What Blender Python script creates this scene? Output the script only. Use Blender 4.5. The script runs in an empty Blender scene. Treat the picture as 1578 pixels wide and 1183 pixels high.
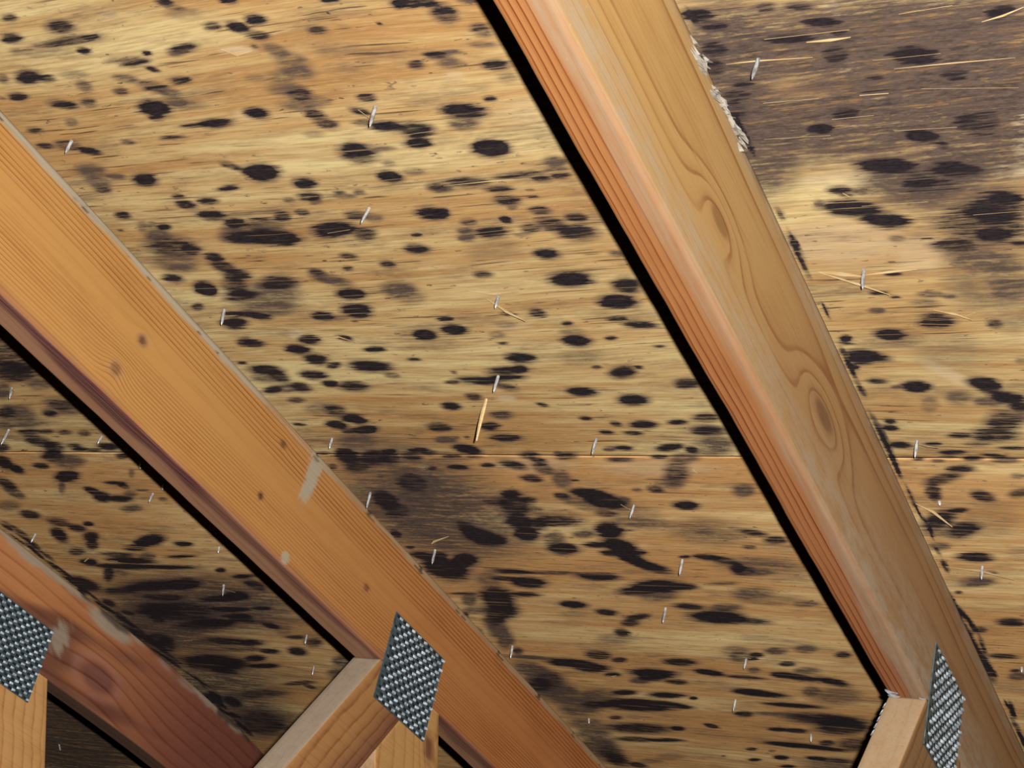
import bpy, bmesh, math, random
import numpy as np
from mathutils import Matrix, Vector

S = bpy.context.scene
COL = S.collection

# ------------------------------------------------------------------ frame of the roof
# roof coordinates: u along the ridge, v down the slope, n out of the sheathing into the attic.
# local object axes are (u, v, h) with h = -n, so the sheathing's underside is h = 0.
PITCH = math.radians(30.3)
CP, SP_ = math.cos(PITCH), math.sin(PITCH)
Z0 = 2.4
ROOF = Matrix(((1, 0, 0, 0), (0, CP, SP_, 0), (0, -SP_, CP, Z0), (0, 0, 0, 1)))
EU, EV, EN = Vector((1, 0, 0)), Vector((0, CP, -SP_)), Vector((0, -SP_, -CP))

# ------------------------------------------------------------------ camera
FPX = 2662.3
ROWS = ((0.88075291, -0.01357698, -0.47338143),     # u seen in camera axes (right, down, forward)
        (0.40095548, 0.5533021, 0.73013115),        # v
        (-0.25200996, 0.83287001, -0.4927662))      # n
CAM = (0.4682, 0.0, 0.7844)
def cam_axis(i):
    return EU * ROWS[0][i] + EV * ROWS[1][i] + EN * ROWS[2][i]
def roof_point(u, v, n):
    return ROOF @ Vector((u, v, -n))
cx, cy, cz = cam_axis(0), cam_axis(1), cam_axis(2)
cam_data = bpy.data.cameras.new('camera')
cam_data.sensor_width = 36.0
cam_data.lens = FPX / 1578.0 * 36.0
cam_data.clip_start = 0.02
cam = bpy.data.objects.new('camera', cam_data)
COL.objects.link(cam)
p = roof_point(*CAM)
cam.matrix_world = Matrix(((cx.x, -cy.x, -cz.x, p.x), (cx.y, -cy.y, -cz.y, p.y), (cx.z, -cy.z, -cz.z, p.z), (0, 0, 0, 1)))
S.camera = cam

# ------------------------------------------------------------------ light: a dark attic and the camera's flash
world = bpy.data.worlds.new('attic_dark')
S.world = world
world.use_nodes = True
world.node_tree.nodes['Background'].inputs[0].default_value = (1.0, 0.85, 0.7, 1)
world.node_tree.nodes['Background'].inputs[1].default_value = 0.0012
flash_data = bpy.data.lights.new('flash', 'POINT')
flash_data.energy = 97.0
flash_data.color = (1.0, 0.95, 0.88)
flash_data.shadow_soft_size = 0.008
flash_data.use_nodes = True          # linear falloff instead of inverse-square, added to brighten the far roof
_nt = flash_data.node_tree
_em = next(x for x in _nt.nodes if x.type == 'EMISSION')
_fo = _nt.nodes.new('ShaderNodeLightFalloff')
_fo.inputs['Strength'].default_value = 1.0
_nt.links.new(_fo.outputs['Linear'], _em.inputs['Strength'])
flash = bpy.data.objects.new('flash', flash_data)
COL.objects.link(flash)
flash.location = p + cx * 0.04 - cy * 0.035
S.view_settings.view_transform = 'Standard'
S.view_settings.look = 'None'
S.view_settings.gamma = 1.0
S.view_settings.use_curve_mapping = False
S.view_settings.exposure = 0.0
S.cycles.diffuse_bounces = 0         # the flash is the only light that counts: its shadows are black

# ------------------------------------------------------------------ data measured on the roof
# mould blots on the sheathing, with gap shade painted along the right rafter: u, v, long and short half-axis (0.1 mm), direction (deg), density (%)
MOLD_AND_SHADE = (
    "-4888,6538,84,42,176,90 -4501,6692,138,64,179,95 -5035,6738,106,57,0,95 -4530,6841,316,42,179,90 -4304,6837,95,26,0,100 -5040,6870,119,21,2,60 "
    "-4475,6962,66,36,2,100 -3442,6606,79,39,12,90 -3390,6671,85,25,13,70 -3578,7069,139,41,176,90 -3670,7112,86,26,179,60 -3926,7074,43,22,177,90 "
    "-4100,7143,141,47,178,75 -4250,7098,118,20,178,60 -5191,7149,143,68,176,100 -5039,7186,93,46,4,80 -5452,7132,69,39,162,80 -4741,7325,76,52,170,65 "
    "-4442,7423,77,48,172,80 -4304,7298,105,43,9,70 -4105,7424,130,66,18,80 -4001,7499,94,46,6,60 -3819,7385,101,41,178,80 -3988,7240,60,35,34,80 "
    "-5463,7345,103,45,179,90 -5090,7491,140,53,11,95 -4834,7501,89,47,172,80 -4257,7649,155,89,179,110 -4311,7744,80,43,172,80 -4009,7605,91,57,8,70 "
    "-3925,7655,170,45,5,45 -5166,7697,70,40,160,60 -5600,7741,83,32,1,90 -5629,7938,92,38,7,90 -5396,7958,143,65,5,80 -5231,8054,110,45,13,100 "
    "-4781,7991,79,26,3,90 -4327,7989,117,19,2,90 -3928,7872,214,36,177,85 -4746,7190,127,44,4,35 -3355,6744,146,53,5,30 -3978,6643,70,24,5,25 "
    "-5637,7337,41,15,1,80 -2913,6686,73,33,10,90 -2114,6813,77,23,7,95 -1608,6931,63,42,172,90 -2190,6922,19,11,177,100 -1847,7083,19,11,177,100 "
    "-2800,6894,90,48,178,95 -3195,6899,80,39,0,85 -2991,6945,93,57,22,95 -2871,7045,92,51,15,80 -2370,7069,86,39,3,90 -2967,7151,37,19,179,80 "
    "-2810,7214,105,63,35,50 -2742,7336,139,92,21,50 -2772,7445,135,76,15,62 -2925,7480,126,56,2,50 -2886,7675,115,94,4,75 -2940,7787,184,59,5,50 "
    "-2751,7753,94,47,17,50 -2965,7606,151,71,1,45 -3374,7827,107,66,6,100 -3809,7887,163,52,1,95 -2878,7908,91,56,12,80 -2829,8013,97,61,11,80 "
    "-2338,7787,85,45,179,90 -2467,7924,87,42,22,95 -2510,8046,97,38,3,75 -2334,8114,154,64,7,100 -2738,8326,120,82,8,85 -3010,8113,84,38,0,40 "
    "-3146,7463,104,36,5,35 -1537,6936,120,43,6,90 -1391,6960,80,37,4,90 -1313,7074,98,86,4,85 -1111,7261,76,59,6,75 -1063,6989,96,25,8,60 "
    "-1566,7442,103,37,6,95 -1428,7435,81,24,7,60 -1767,7514,75,43,178,90 -1498,7533,94,52,179,55 -1156,7604,102,53,2,85 -1123,7738,74,51,170,35 "
    "-1355,7925,51,30,178,85 -1630,8027,178,80,7,95 -1683,8159,121,64,179,65 -2106,8180,151,84,6,95 -2150,8311,107,75,175,85 -1580,8441,149,92,5,100 "
    "-1164,7396,99,26,7,50 -2513,8345,126,31,5,50 460,7373,115,59,6,90 533,7482,107,60,4,80 462,7695,109,74,0,90 404,7865,99,83,149,85 545,8041,87,36,6,90 "
    "919,7376,77,46,5,80 1140,7401,101,35,8,90 1228,7551,143,47,8,95 990,7670,190,54,8,95 1326,7668,68,30,7,80 1250,7851,112,92,120,75 787,7895,98,50,5,70 "
    "476,8137,111,53,5,80 967,8546,82,47,3,90 1169,8417,108,78,179,85 403,8302,130,105,134,75 442,8514,115,82,119,72 1743,7937,166,90,7,100 "
    "2347,7644,107,63,162,95 1443,8104,77,31,7,85 951,8551,101,54,4,95 1618,8702,131,68,14,105 1742,8826,53,40,179,85 1398,8716,107,54,5,70 "
    "1245,7850,123,68,108,65 1420,8228,115,15,0,100 1960,8140,100,73,4,75 2014,8619,172,154,168,75 -4927,8455,131,80,172,105 -5398,8290,142,91,1,60 "
    "-5204,8381,115,36,10,60 -5434,8435,113,86,177,55 -5453,8540,87,37,177,75 -3993,8381,88,47,25,80 -3898,8441,96,31,11,90 -3769,8489,143,95,169,105 "
    "-4180,8648,118,35,176,95 -4745,8703,71,36,173,95 -4739,8819,101,66,3,90 -4488,8782,109,47,178,85 -4563,8980,152,64,3,95 -5490,8891,92,51,177,90 "
    "-5655,9086,33,14,176,100 -5563,8711,26,10,179,100 -5387,9059,93,45,138,50 -5277,9051,71,38,143,60 -5165,9080,85,47,166,95 -5308,9179,137,70,171,70 "
    "-5281,9353,282,154,178,80 -5081,9408,117,83,162,85 -5350,9562,242,111,174,50 -5384,9678,176,49,1,50 -4413,9094,117,66,167,95 -4335,9192,235,105,177,75 "
    "-4407,9305,246,82,1,100 -4513,9250,148,84,167,60 -4917,9537,101,64,179,95 -4904,9674,134,90,19,90 -4849,9816,158,97,172,85 -4961,9968,171,101,155,75 "
    "-5563,9805,115,58,1,95 -5303,9985,130,102,156,105 -4922,10092,191,69,179,75 -3726,8502,164,98,166,105 -3424,8672,113,74,174,95 "
    "-2746,8371,158,121,177,85 -2172,8330,125,53,2,90 -2605,8675,107,81,1,100 -3467,8834,132,56,175,90 -3446,8887,80,47,168,80 -3169,8810,68,20,3,90 "
    "-2978,8833,62,32,176,85 -3145,8858,98,30,3,70 -3690,8854,66,33,176,75 -3884,9062,105,62,167,90 -3658,9022,77,48,175,85 -4093,9069,149,17,1,95 "
    "-4190,9315,303,111,4,105 -4117,9175,162,70,178,60 -4017,9348,127,85,163,100 -3483,9269,229,104,174,100 -3155,9106,127,59,178,75 "
    "-3018,9162,79,48,168,55 -3219,9364,132,76,159,85 -2468,9146,140,86,2,95 -2739,9406,57,30,175,80 -2831,9585,121,70,3,85 -3535,9632,88,42,6,90 "
    "-3635,9799,57,34,165,90 -3215,9769,80,54,2,85 -3978,9831,86,52,11,95 -3896,9943,179,76,21,70 -4475,9961,235,105,167,90 -3799,10164,148,75,179,95 "
    "-3292,10139,172,115,172,70 -2243,8844,107,55,178,85 -2362,8630,105,47,1,40 -2535,8522,60,31,178,50 -1585,8447,156,91,176,105 -1129,8652,97,52,179,70 "
    "-1965,8809,197,62,1,90 -1496,8773,254,37,178,85 -1733,8914,126,39,1,90 -1727,9053,110,66,5,75 -1722,9143,48,31,169,60 -1156,8741,111,27,0,70 "
    "-1155,8819,90,37,176,80 -1321,8839,88,39,2,75 -1499,9035,74,11,170,90 -1480,8954,39,13,4,90 -1504,9206,93,54,6,80 -1847,9289,60,47,4,85 "
    "-2186,9292,81,51,168,75 -2271,9392,73,37,177,70 -2301,9480,82,50,170,70 -2046,9433,166,73,175,95 -1675,9407,102,51,173,80 -1780,9482,85,19,177,60 "
    "-1477,9383,130,87,9,85 -1305,9499,168,101,1,90 -1234,9314,105,57,1,85 -1683,9750,117,66,179,100 -2376,9976,95,48,176,80 -1613,10095,199,103,177,105 "
    "-1146,10208,130,105,161,95 -1077,9791,66,39,6,70 -1289,10363,129,37,2,90 -2195,8866,93,32,3,70 -2364,9156,85,48,128,80 -2132,9670,246,136,174,22 "
    "1314,8983,217,92,10,105 1767,9084,203,84,9,95 1732,8996,115,28,6,80 913,9208,91,47,3,85 945,9271,57,22,4,90 1069,9239,76,41,2,65 944,9422,209,89,9,110 "
    "1157,9580,179,85,9,105 720,9339,42,35,147,70 1183,9791,58,37,179,50 1410,9819,57,12,5,90 1042,10208,74,30,8,90 880,10449,81,31,6,90 "
    "1000,10508,41,17,1,90 1278,10492,100,37,2,70 1401,10525,69,20,3,70 1817,9687,336,228,13,75 1942,9520,227,188,173,88 2053,9414,124,57,4,95 "
    "1884,9814,138,76,2,95 1582,9912,170,78,3,85 1737,10082,245,111,3,70 1806,10215,246,96,3,55 1886,10448,173,130,175,60 1543,9231,228,129,3,75 "
    "1493,9168,119,85,179,80 2056,9936,73,31,4,90 1204,10597,111,43,2,50 813,10674,63,38,177,70 1240,10842,144,96,175,95 1679,10897,63,54,157,80 "
    "838,11001,125,77,3,110 468,11036,55,44,155,100 451,11100,86,19,5,100 561,11287,159,87,9,105 514,11342,121,66,177,95 690,11339,87,41,178,80 "
    "428,11458,49,37,160,100 570,11664,87,44,4,85 875,11750,125,83,178,105 719,11756,56,29,176,70 1430,11715,134,88,8,105 1468,11793,107,76,170,90 "
    "1578,11931,155,90,9,100 1658,12070,96,68,170,90 1185,11924,108,89,136,50 923,12020,125,64,107,40 1478,12289,171,133,119,85 1408,11987,118,59,177,70 "
    "1634,12199,68,57,147,70 526,12273,56,39,4,100 499,12384,79,43,2,100 1277,12537,100,52,176,75 1784,11403,47,39,159,50 393,11214,29,22,161,70 "
    "1242,11257,268,214,162,25 971,11062,159,108,173,25 1864,10671,340,143,102,30 1078,12508,112,46,177,85 1370,12483,199,123,173,75 519,12660,109,55,2,100 "
    "811,12643,80,32,177,85 1194,12647,123,26,179,85 1493,12703,132,32,179,80 952,12783,126,43,178,95 891,12853,81,26,178,85 1102,12879,95,46,168,85 "
    "795,12923,58,26,176,70 1293,12823,120,33,9,85 1377,12908,123,43,178,70 962,13058,133,68,167,85 762,13232,196,77,152,85 632,13443,158,69,106,80 "
    "630,13561,88,57,114,75 1063,13523,115,90,33,90 1397,13466,119,69,148,80 574,13973,235,109,131,90 754,14162,193,114,134,90 783,13794,101,46,167,95 "
    "757,14685,176,92,175,95 561,14147,198,142,157,50 462,14484,105,63,166,60 626,12896,59,18,178,80 847,14982,77,32,172,90 690,15197,146,80,167,60 "
    "1442,13160,69,44,170,50 1020,13976,313,224,119,25 657,15205,182,84,158,60 445,15432,43,30,154,90 841,16046,152,87,168,95 483,16255,89,62,150,90 "
    "609,16849,176,60,175,90 669,17187,66,35,163,90 673,17333,115,81,131,70 340,15741,326,34,89,95 346,16431,406,41,89,95 367,17038,471,66,89,95 "
    "-5316,10003,123,91,175,100 -5578,10246,88,50,158,85 -5259,10370,105,33,0,90 -5328,10526,158,91,168,100 -5089,10390,152,61,177,80 "
    "-4968,10439,126,55,5,90 -4990,10116,205,112,167,75 -4610,10100,293,174,158,55 -4800,10313,297,120,177,60 -3804,10162,149,78,178,95 "
    "-3885,10407,160,104,171,105 -4296,10476,131,74,179,90 -4125,10506,87,40,175,40 -3994,10565,36,16,176,100 -4649,10828,128,73,171,100 "
    "-4246,10820,83,52,15,95 -4872,10975,145,79,179,105 -4014,11006,123,46,177,95 -4764,11152,138,96,172,100 -4614,11246,103,48,163,90 "
    "-5397,10827,110,64,154,85 -5311,10864,114,66,174,90 -5449,11310,199,82,0,95 -5364,11429,116,112,22,90 -5503,11448,196,79,175,50 "
    "-5569,11659,137,58,164,95 -5226,11619,128,85,174,95 -5396,11639,164,68,174,60 -4950,11417,155,82,179,90 -4838,11570,98,58,174,100 "
    "-4592,11622,183,87,176,90 -4209,11282,228,95,1,100 -4060,11443,84,42,2,70 -5411,11849,115,47,174,85 -5045,12040,141,98,148,80 "
    "-5213,12002,186,91,169,40 -4899,12200,122,99,13,90 -5183,12310,139,72,179,90 -4889,12410,165,68,167,95 -5094,12435,101,48,170,70 "
    "-5644,12308,80,31,0,90 -5652,11177,58,26,172,90 -5045,12549,198,74,174,50 -3248,10247,150,75,174,40 -3045,10575,88,39,177,95 "
    "-3037,10737,140,81,176,105 -3373,10806,137,78,175,105 -3550,10798,96,17,2,80 -2402,10541,77,27,0,85 -2112,10538,84,64,178,90 -1900,10705,61,34,173,95 "
    "-1912,10961,145,83,176,105 -2649,10965,59,20,179,90 -2569,11200,158,79,178,100 -2792,11393,222,62,176,95 -2662,11376,99,66,153,90 "
    "-2872,11509,205,60,179,95 -3194,11544,202,68,4,90 -2942,11661,113,60,15,80 -3090,11591,140,48,178,90 -3367,11408,37,21,168,90 -3459,11566,87,39,174,85 "
    "-3680,11185,71,25,178,90 -3354,11820,91,57,175,90 -3678,11980,108,70,172,95 -3206,12143,129,74,174,75 -3419,12337,118,70,162,100 "
    "-3999,12356,151,84,173,90 -2198,11761,151,72,179,100 -2692,11967,57,34,13,85 -2340,12204,70,39,177,95 -3347,12557,188,69,0,100 "
    "-3897,12546,39,19,171,90 -3777,12546,40,23,164,90 -2493,10684,105,48,176,40 -1903,10832,114,58,175,40 -1984,11211,199,118,169,30 "
    "-2643,10837,82,48,169,40 -1314,10425,170,93,0,105 -1410,10654,103,47,178,75 -1234,10749,147,58,3,95 -1576,10936,63,33,175,95 -1179,11072,66,16,1,90 "
    "-1888,11369,53,30,171,90 -1668,11459,145,87,155,95 -1488,11386,48,20,177,95 -1123,11651,139,81,171,95 -1740,11898,156,87,176,105 "
    "-1793,12314,138,68,178,95 -1435,12282,105,44,176,95 -2067,12297,61,43,4,90 -2222,12450,78,35,0,95 -1950,12462,99,37,0,90 -1140,12207,130,75,170,80 "
    "-1203,12429,169,77,175,75 -5188,12311,128,80,0,80 -4927,12214,158,80,7,90 -4903,12399,170,58,171,90 -5115,12437,84,36,172,80 "
    "-5116,12639,264,141,164,55 -5408,12927,192,130,132,100 -5394,13140,184,98,162,85 -5093,12950,230,134,153,90 -4881,12947,182,102,137,85 "
    "-4828,12817,100,44,171,100 -4466,12788,136,52,169,95 -4611,12918,130,96,157,85 -4366,12838,99,48,169,80 -4045,12598,130,69,174,70 "
    "-3888,12771,148,99,15,100 -4122,12907,125,35,177,85 -3866,12914,108,25,178,90 -4161,13113,126,55,3,100 -3789,13073,91,46,175,95 "
    "-4477,13150,70,38,162,90 -5707,13132,78,43,158,85 -5201,13330,61,26,171,80 -5687,12864,119,31,177,75 -4872,13452,259,180,129,85 "
    "-4673,13474,259,123,127,70 -5420,13829,240,157,124,100 -5389,14057,240,137,145,80 -5045,13816,334,193,153,65 -4846,13977,442,260,149,50 "
    "-5352,14376,237,131,157,60 -4590,14600,233,207,16,110 -4675,14399,171,130,92,85 -4405,14663,154,91,139,90 -5687,14587,103,74,121,90 "
    "-5119,14826,203,87,168,60 -5659,14900,77,35,166,90 -5617,15090,152,95,177,95 -5379,15105,168,94,140,95 -5439,15330,307,204,174,95 "
    "-5053,15144,205,135,145,90 -3788,13636,133,71,165,95 -4054,13807,161,83,166,80 -3853,13882,285,165,122,90 -3959,14220,214,128,137,95 "
    "-3992,14507,181,124,142,110 -3630,13765,110,69,148,80 -3650,13983,116,90,179,55 -3511,14198,327,113,177,90 -3788,14296,173,107,147,85 "
    "-3407,14028,252,68,175,40 -2872,13606,233,108,10,105 -2757,13760,244,159,11,110 -3204,13657,98,66,168,85 -3103,13773,161,106,28,50 "
    "-2555,13726,96,60,158,70 -2842,14009,129,75,171,75 -2962,13901,157,77,169,35 -2954,14365,192,148,130,100 -2773,14364,108,22,176,95 "
    "-2573,14153,304,107,174,45 -2425,14227,331,94,175,45 -2481,13988,233,127,166,30 -3206,14691,193,62,173,100 -2966,14705,194,178,33,105 "
    "-2788,14837,99,54,163,90 -3124,14874,136,67,0,95 -2924,14991,202,128,48,105 -2771,15157,210,116,29,95 -3285,14468,140,68,167,70 "
    "-3689,14576,178,105,133,60 -3677,14808,200,121,166,110 -3403,13322,125,74,176,90 -3183,13126,124,109,73,80 -3064,13327,175,92,118,65 "
    "-3493,13055,147,86,18,90 -3230,12864,119,69,163,85 -3171,12963,95,54,8,80 -2833,12884,128,70,167,75 -2893,12824,46,27,163,70 -2153,12728,101,48,179,95 "
    "-2305,12746,73,41,167,70 -2276,12938,141,48,176,80 -1676,12718,160,60,166,95 -1846,12889,96,33,176,90 -1772,13173,294,113,116,75 "
    "-1913,13374,149,93,161,55 -2110,13493,94,67,2,85 -1583,12905,137,69,172,70 -2314,13512,60,34,166,60 -2923,13342,67,18,177,90 "
    "-1893,13805,142,86,172,105 -1203,13503,131,91,136,70 -1172,12419,160,81,5,70 -1201,12657,188,111,168,65 -1257,12784,185,69,176,55 "
    "-1472,12763,73,65,143,95 -1854,14346,394,251,176,40 -1883,14348,137,78,165,50 -1373,14333,145,63,11,85 -1171,14483,131,73,166,85 "
    "-1498,14639,81,40,169,80 -2038,14885,157,66,3,95 -2291,14895,71,33,168,90 -1868,14944,163,78,16,80 -1522,15032,428,175,178,50 "
    "-1777,15109,132,78,123,90 -5546,15119,175,109,164,85 -5427,15442,322,232,152,95 -5082,15164,197,114,146,90 -4594,15392,269,59,0,95 "
    "-4141,15387,439,44,177,90 -3507,15428,278,93,176,105 -4474,15651,250,125,168,105 -4711,15575,255,60,179,85 -4659,15951,211,60,176,95 "
    "-5075,16064,322,198,128,100 -5183,16412,337,185,136,95 -5396,16677,234,128,137,85 -5477,16969,259,128,121,70 -5502,17260,265,97,121,70 "
    "-5500,16172,188,84,126,70 -5543,16450,205,96,162,55 -5479,16019,208,33,174,85 -5767,16613,107,40,122,90 -5779,17023,89,64,113,60 "
    "-4961,15596,223,129,144,50 -4116,16151,187,88,175,100 -3763,16311,146,84,169,95 -4225,16411,187,80,166,30 -5467,17550,139,63,125,80 "
    "-4345,17507,197,120,157,85 -4109,17620,123,66,155,85 -4841,17798,332,125,176,105 -4610,17896,262,134,170,105 -4373,18067,140,54,165,100 "
    "-5319,17716,333,60,179,70 -5398,18108,234,132,90,60 -5422,18423,400,192,127,75 -5642,18577,322,169,134,80 -5367,18692,245,133,146,70 "
    "-5603,18062,214,116,138,50 -2862,15603,327,145,170,110 -3125,15719,301,101,165,95 -2542,15574,171,78,175,95 -2944,15827,240,119,165,60 "
    "-2069,15472,195,34,169,55 -2653,16065,185,80,0,95 -2404,16294,333,157,174,110 -2079,16337,270,85,2,90 -2210,16035,195,76,169,70 "
    "-3418,16406,207,68,155,90 -3564,16572,134,76,155,85 -3765,16832,129,91,125,90 -3893,16986,243,100,166,35 -3294,17558,231,100,170,95 "
    "-3793,17941,325,133,172,100 -3837,18060,254,107,164,95 -3556,18146,160,77,172,85 -4050,18206,160,71,162,70 -3011,17804,192,88,6,105 "
    "-2584,17865,247,57,179,90 -2461,17282,188,111,127,60 -2465,17145,192,119,147,40 -2233,17216,106,58,159,90 -2316,17331,87,40,164,100 "
    "-2398,17640,93,58,139,65 -1970,17078,134,86,142,50 -2073,17732,147,80,172,100 -2644,18315,245,81,2,100 -3494,18612,63,34,152,90 "
    "-1930,17414,88,48,158,70 -1723,15179,146,93,155,75 -1569,15195,165,62,171,70 -1558,15023,298,112,172,35 -1843,15692,196,113,160,50 "
    "-1788,15675,246,135,163,50 -1256,15855,144,63,169,60 -1601,15800,362,106,172,35 -2518,18297,336,97,8,100 -1913,17750,269,91,9,105 "
    "-1504,17811,209,101,21,95 -1838,18140,157,97,129,70 -1727,17556,161,78,163,60 -1176,17065,111,71,151,90 -1578,16975,144,89,152,60 "
    "-1950,17064,144,81,158,55 -1922,17401,113,61,159,75 -2200,18595,371,75,178,100 -1913,18947,510,180,176,95 -1734,19141,397,212,156,90 "
    "-2954,18982,137,88,154,90 -2528,18903,306,57,175,60 -2635,19389,148,58,171,95 -2389,19373,164,69,173,95 -3546,19459,88,67,14,95 "
    "-2528,19848,469,83,179,105 -2134,19885,281,72,178,90 -3213,20119,86,42,156,100 -3288,20491,105,48,157,100 -2875,20322,114,70,160,100 "
    "-2928,20117,60,28,158,80 -2373,20234,148,62,172,100 -2134,20255,249,78,174,80 -2878,20614,121,49,160,100 -2090,19693,127,75,146,85 "
    "-3709,20457,47,23,154,90 -1714,19651,283,167,147,80 -2214,20399,379,186,156,50 -3497,18620,74,41,152,90 -1561,18222,324,194,151,50 "
    "-4423,18608,203,75,165,100 -3841,18587,262,86,171,100 -4382,18977,517,185,172,110 -3859,18884,256,89,7,100 -4973,19062,319,116,164,90 "
    "-4850,18759,330,163,156,65 -4678,19756,548,163,170,90 -4074,19636,118,75,161,100 -4424,20089,288,60,169,100 -4891,20165,351,80,171,85 "
    "-4885,19459,114,56,155,85 -3489,18612,59,34,149,95 -5277,19157,440,232,132,70 -5379,18808,369,189,130,70 -5573,20553,467,220,126,70 "
    "-5474,20804,404,209,108,75 -5443,20982,287,178,108,75 -5192,21110,142,100,165,95 -5516,18551,447,246,111,70 -5437,19733,292,149,151,55 "
    "-5463,20085,324,174,141,60 -5516,18120,290,226,102,60 -4538,20664,228,103,157,35 -3537,19448,100,66,16,95 -4919,20909,185,76,159,40 "
    "-8695,11238,351,189,167,85 -8546,11495,183,81,168,60 -9175,11610,216,84,139,70 -8571,11883,203,120,170,80 -8500,11963,247,108,168,60 "
    "-8838,12053,125,75,167,95 -9467,12033,213,101,151,85 -9266,11981,212,87,169,60 -9278,12116,224,108,155,55 -9449,12252,444,95,178,55 "
    "-9468,12448,193,73,171,85 -9208,12434,135,48,173,90 -8934,12448,116,46,170,90 -8665,12476,110,54,154,75 -9714,12307,179,76,167,60 "
    "-9466,12646,196,140,7,85 -9359,12788,208,100,153,90 -9517,12964,226,107,157,90 -9365,13079,265,124,160,70 -9015,12729,125,43,173,85 "
    "-8982,12814,142,39,176,95 -8776,12827,113,38,173,85 -8528,12754,154,79,172,95 -8462,12951,128,57,166,90 -10160,12794,156,69,147,90 "
    "-10413,13124,192,121,135,100 -10325,13274,129,91,142,100 -9882,13191,141,64,170,95 -9656,13427,252,100,158,110 -9948,13696,165,40,131,70 "
    "-9008,13563,176,44,0,95 -8942,13637,89,70,167,85 -9520,13761,117,90,170,105 -9481,13899,179,103,146,100 -9243,13938,229,78,175,100 "
    "-9178,14155,146,68,160,60 -8976,13821,121,58,159,60 -10786,13625,158,124,127,90 -10840,13849,142,122,110,70 -11020,14396,174,106,167,90 "
    "-11230,14189,239,100,162,50 -8725,13721,103,24,176,70 -8566,13929,80,38,161,80 -8830,13923,125,30,175,50 -8601,13330,131,31,129,50 "
    "-9229,14186,177,60,171,70 -10689,14578,189,108,179,80 -10213,14595,98,51,164,100 -10942,14915,242,112,124,100 -10493,14720,154,105,167,90 "
    "-10429,14937,207,91,143,95 -10570,15152,201,80,139,90 -9511,14984,331,116,156,105 -9860,15176,245,85,160,85 -9019,15038,161,67,172,95 "
    "-10980,15354,200,89,157,75 -10997,15642,180,84,163,100 -10348,15400,330,74,179,80 -10216,15550,387,95,0,100 -9282,15378,278,39,172,100 "
    "-9862,15419,173,82,151,60 -10527,15734,500,82,178,100 -9777,15694,559,58,177,105 -10898,15964,301,71,130,90 -10730,15950,221,95,159,50 "
    "-11582,16322,246,228,142,100 -11847,16577,203,89,150,90 -10223,16239,757,146,170,100 -9776,16163,351,141,159,100 -11062,16466,386,110,170,85 "
    "-10405,16594,433,95,174,90 -10478,17026,838,293,166,85 -10789,16980,547,213,163,80 -10278,17399,688,148,168,85 -10026,17291,450,115,170,90 "
    "-10769,17618,476,136,168,70 -9374,16531,491,104,169,95 -9096,16430,255,114,160,100 -9468,16842,360,59,176,100 -11565,16863,145,104,118,90 "
    "-11435,17168,120,93,0,90 -11031,17325,150,119,159,80 -9484,17035,290,75,170,90 -8882,15713,106,52,153,100 -8674,15871,159,54,169,90 "
    "-11505,18000,391,171,153,90 -11510,18213,390,157,138,85 -10627,18096,683,234,165,55 -11863,17960,420,94,134,80 -8579,16079,160,154,90,85 "
    "-8566,15840,207,46,173,80 -9444,16856,351,70,172,95 -8895,16763,190,58,169,95 -9465,17116,270,98,166,90 -9073,17280,146,107,16,95 "
    "-9291,17212,195,51,170,80 -10145,17895,571,128,176,85 -9787,17904,252,100,162,80 -9628,18132,193,85,169,95 -10054,18134,311,76,169,70 "
    "-10944,18687,702,266,169,105 -10048,18415,226,92,160,100 -10048,18662,317,78,168,100 -10910,18978,256,93,177,90 -9110,18062,199,121,145,90 "
    "-8861,17597,196,61,168,90 -8652,17730,206,101,144,80 -9750,19184,332,66,165,90 -9624,19282,110,73,3,80 -10769,19716,611,138,162,75 "
    "-11563,20137,254,161,126,95 -11481,20909,733,395,137,85 -11038,20625,616,263,139,50 -8509,18281,236,110,136,70 -8816,18718,262,126,142,60 "
    "-11924,20071,355,146,139,90 -8924,17367,285,114,131,40 480,7904,708,330,111,70 1030,7737,558,358,3,66 1703,7960,713,643,164,70 "
    "1994,8560,767,395,103,72 1126,8513,668,395,3,70 460,8705,501,275,112,68 1507,9177,406,280,0,66 2217,7860,357,340,162,64 -16106,22245,4024,1189,135,72 "
    "1743,10252,483,278,105,40 -8404,10857,673,311,145,75 -9870,16728,1605,799,168,66 -12014,20308,2322,853,134,64 -11918,18371,1529,467,132,60 "
    "-11022,17433,1249,719,150,62 -5031,13817,1157,765,122,60 -4749,14225,1057,803,144,50 ")
PALE = (
    "1565,8324,69,31,1,90 1408,8322,78,25,2,60 1463,8603,53,34,108,60 1309,7993,81,69,152,50 2272,8757,291,50,100,80 1341,7444,69,41,109,50 "
    "2165,9111,128,81,4,60 776,9818,443,235,1,35 1323,9982,208,179,136,35 1171,11565,227,69,49,40 -3133,7157,138,34,7,60 -4739,10737,97,56,161,60 "
    "-3498,7822,85,43,177,35 -3979,6641,81,33,3,30 -1518,7656,72,33,3,30 -2471,10726,190,39,2,30 -3021,11854,98,43,175,50 -4562,13136,83,49,140,70 "
    "-3277,13051,444,123,177,30 -1960,13090,548,143,177,30 973,9084,282,84,1,35 836,7647,87,59,1,20 -980,8103,304,137,3,20 ")
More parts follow.
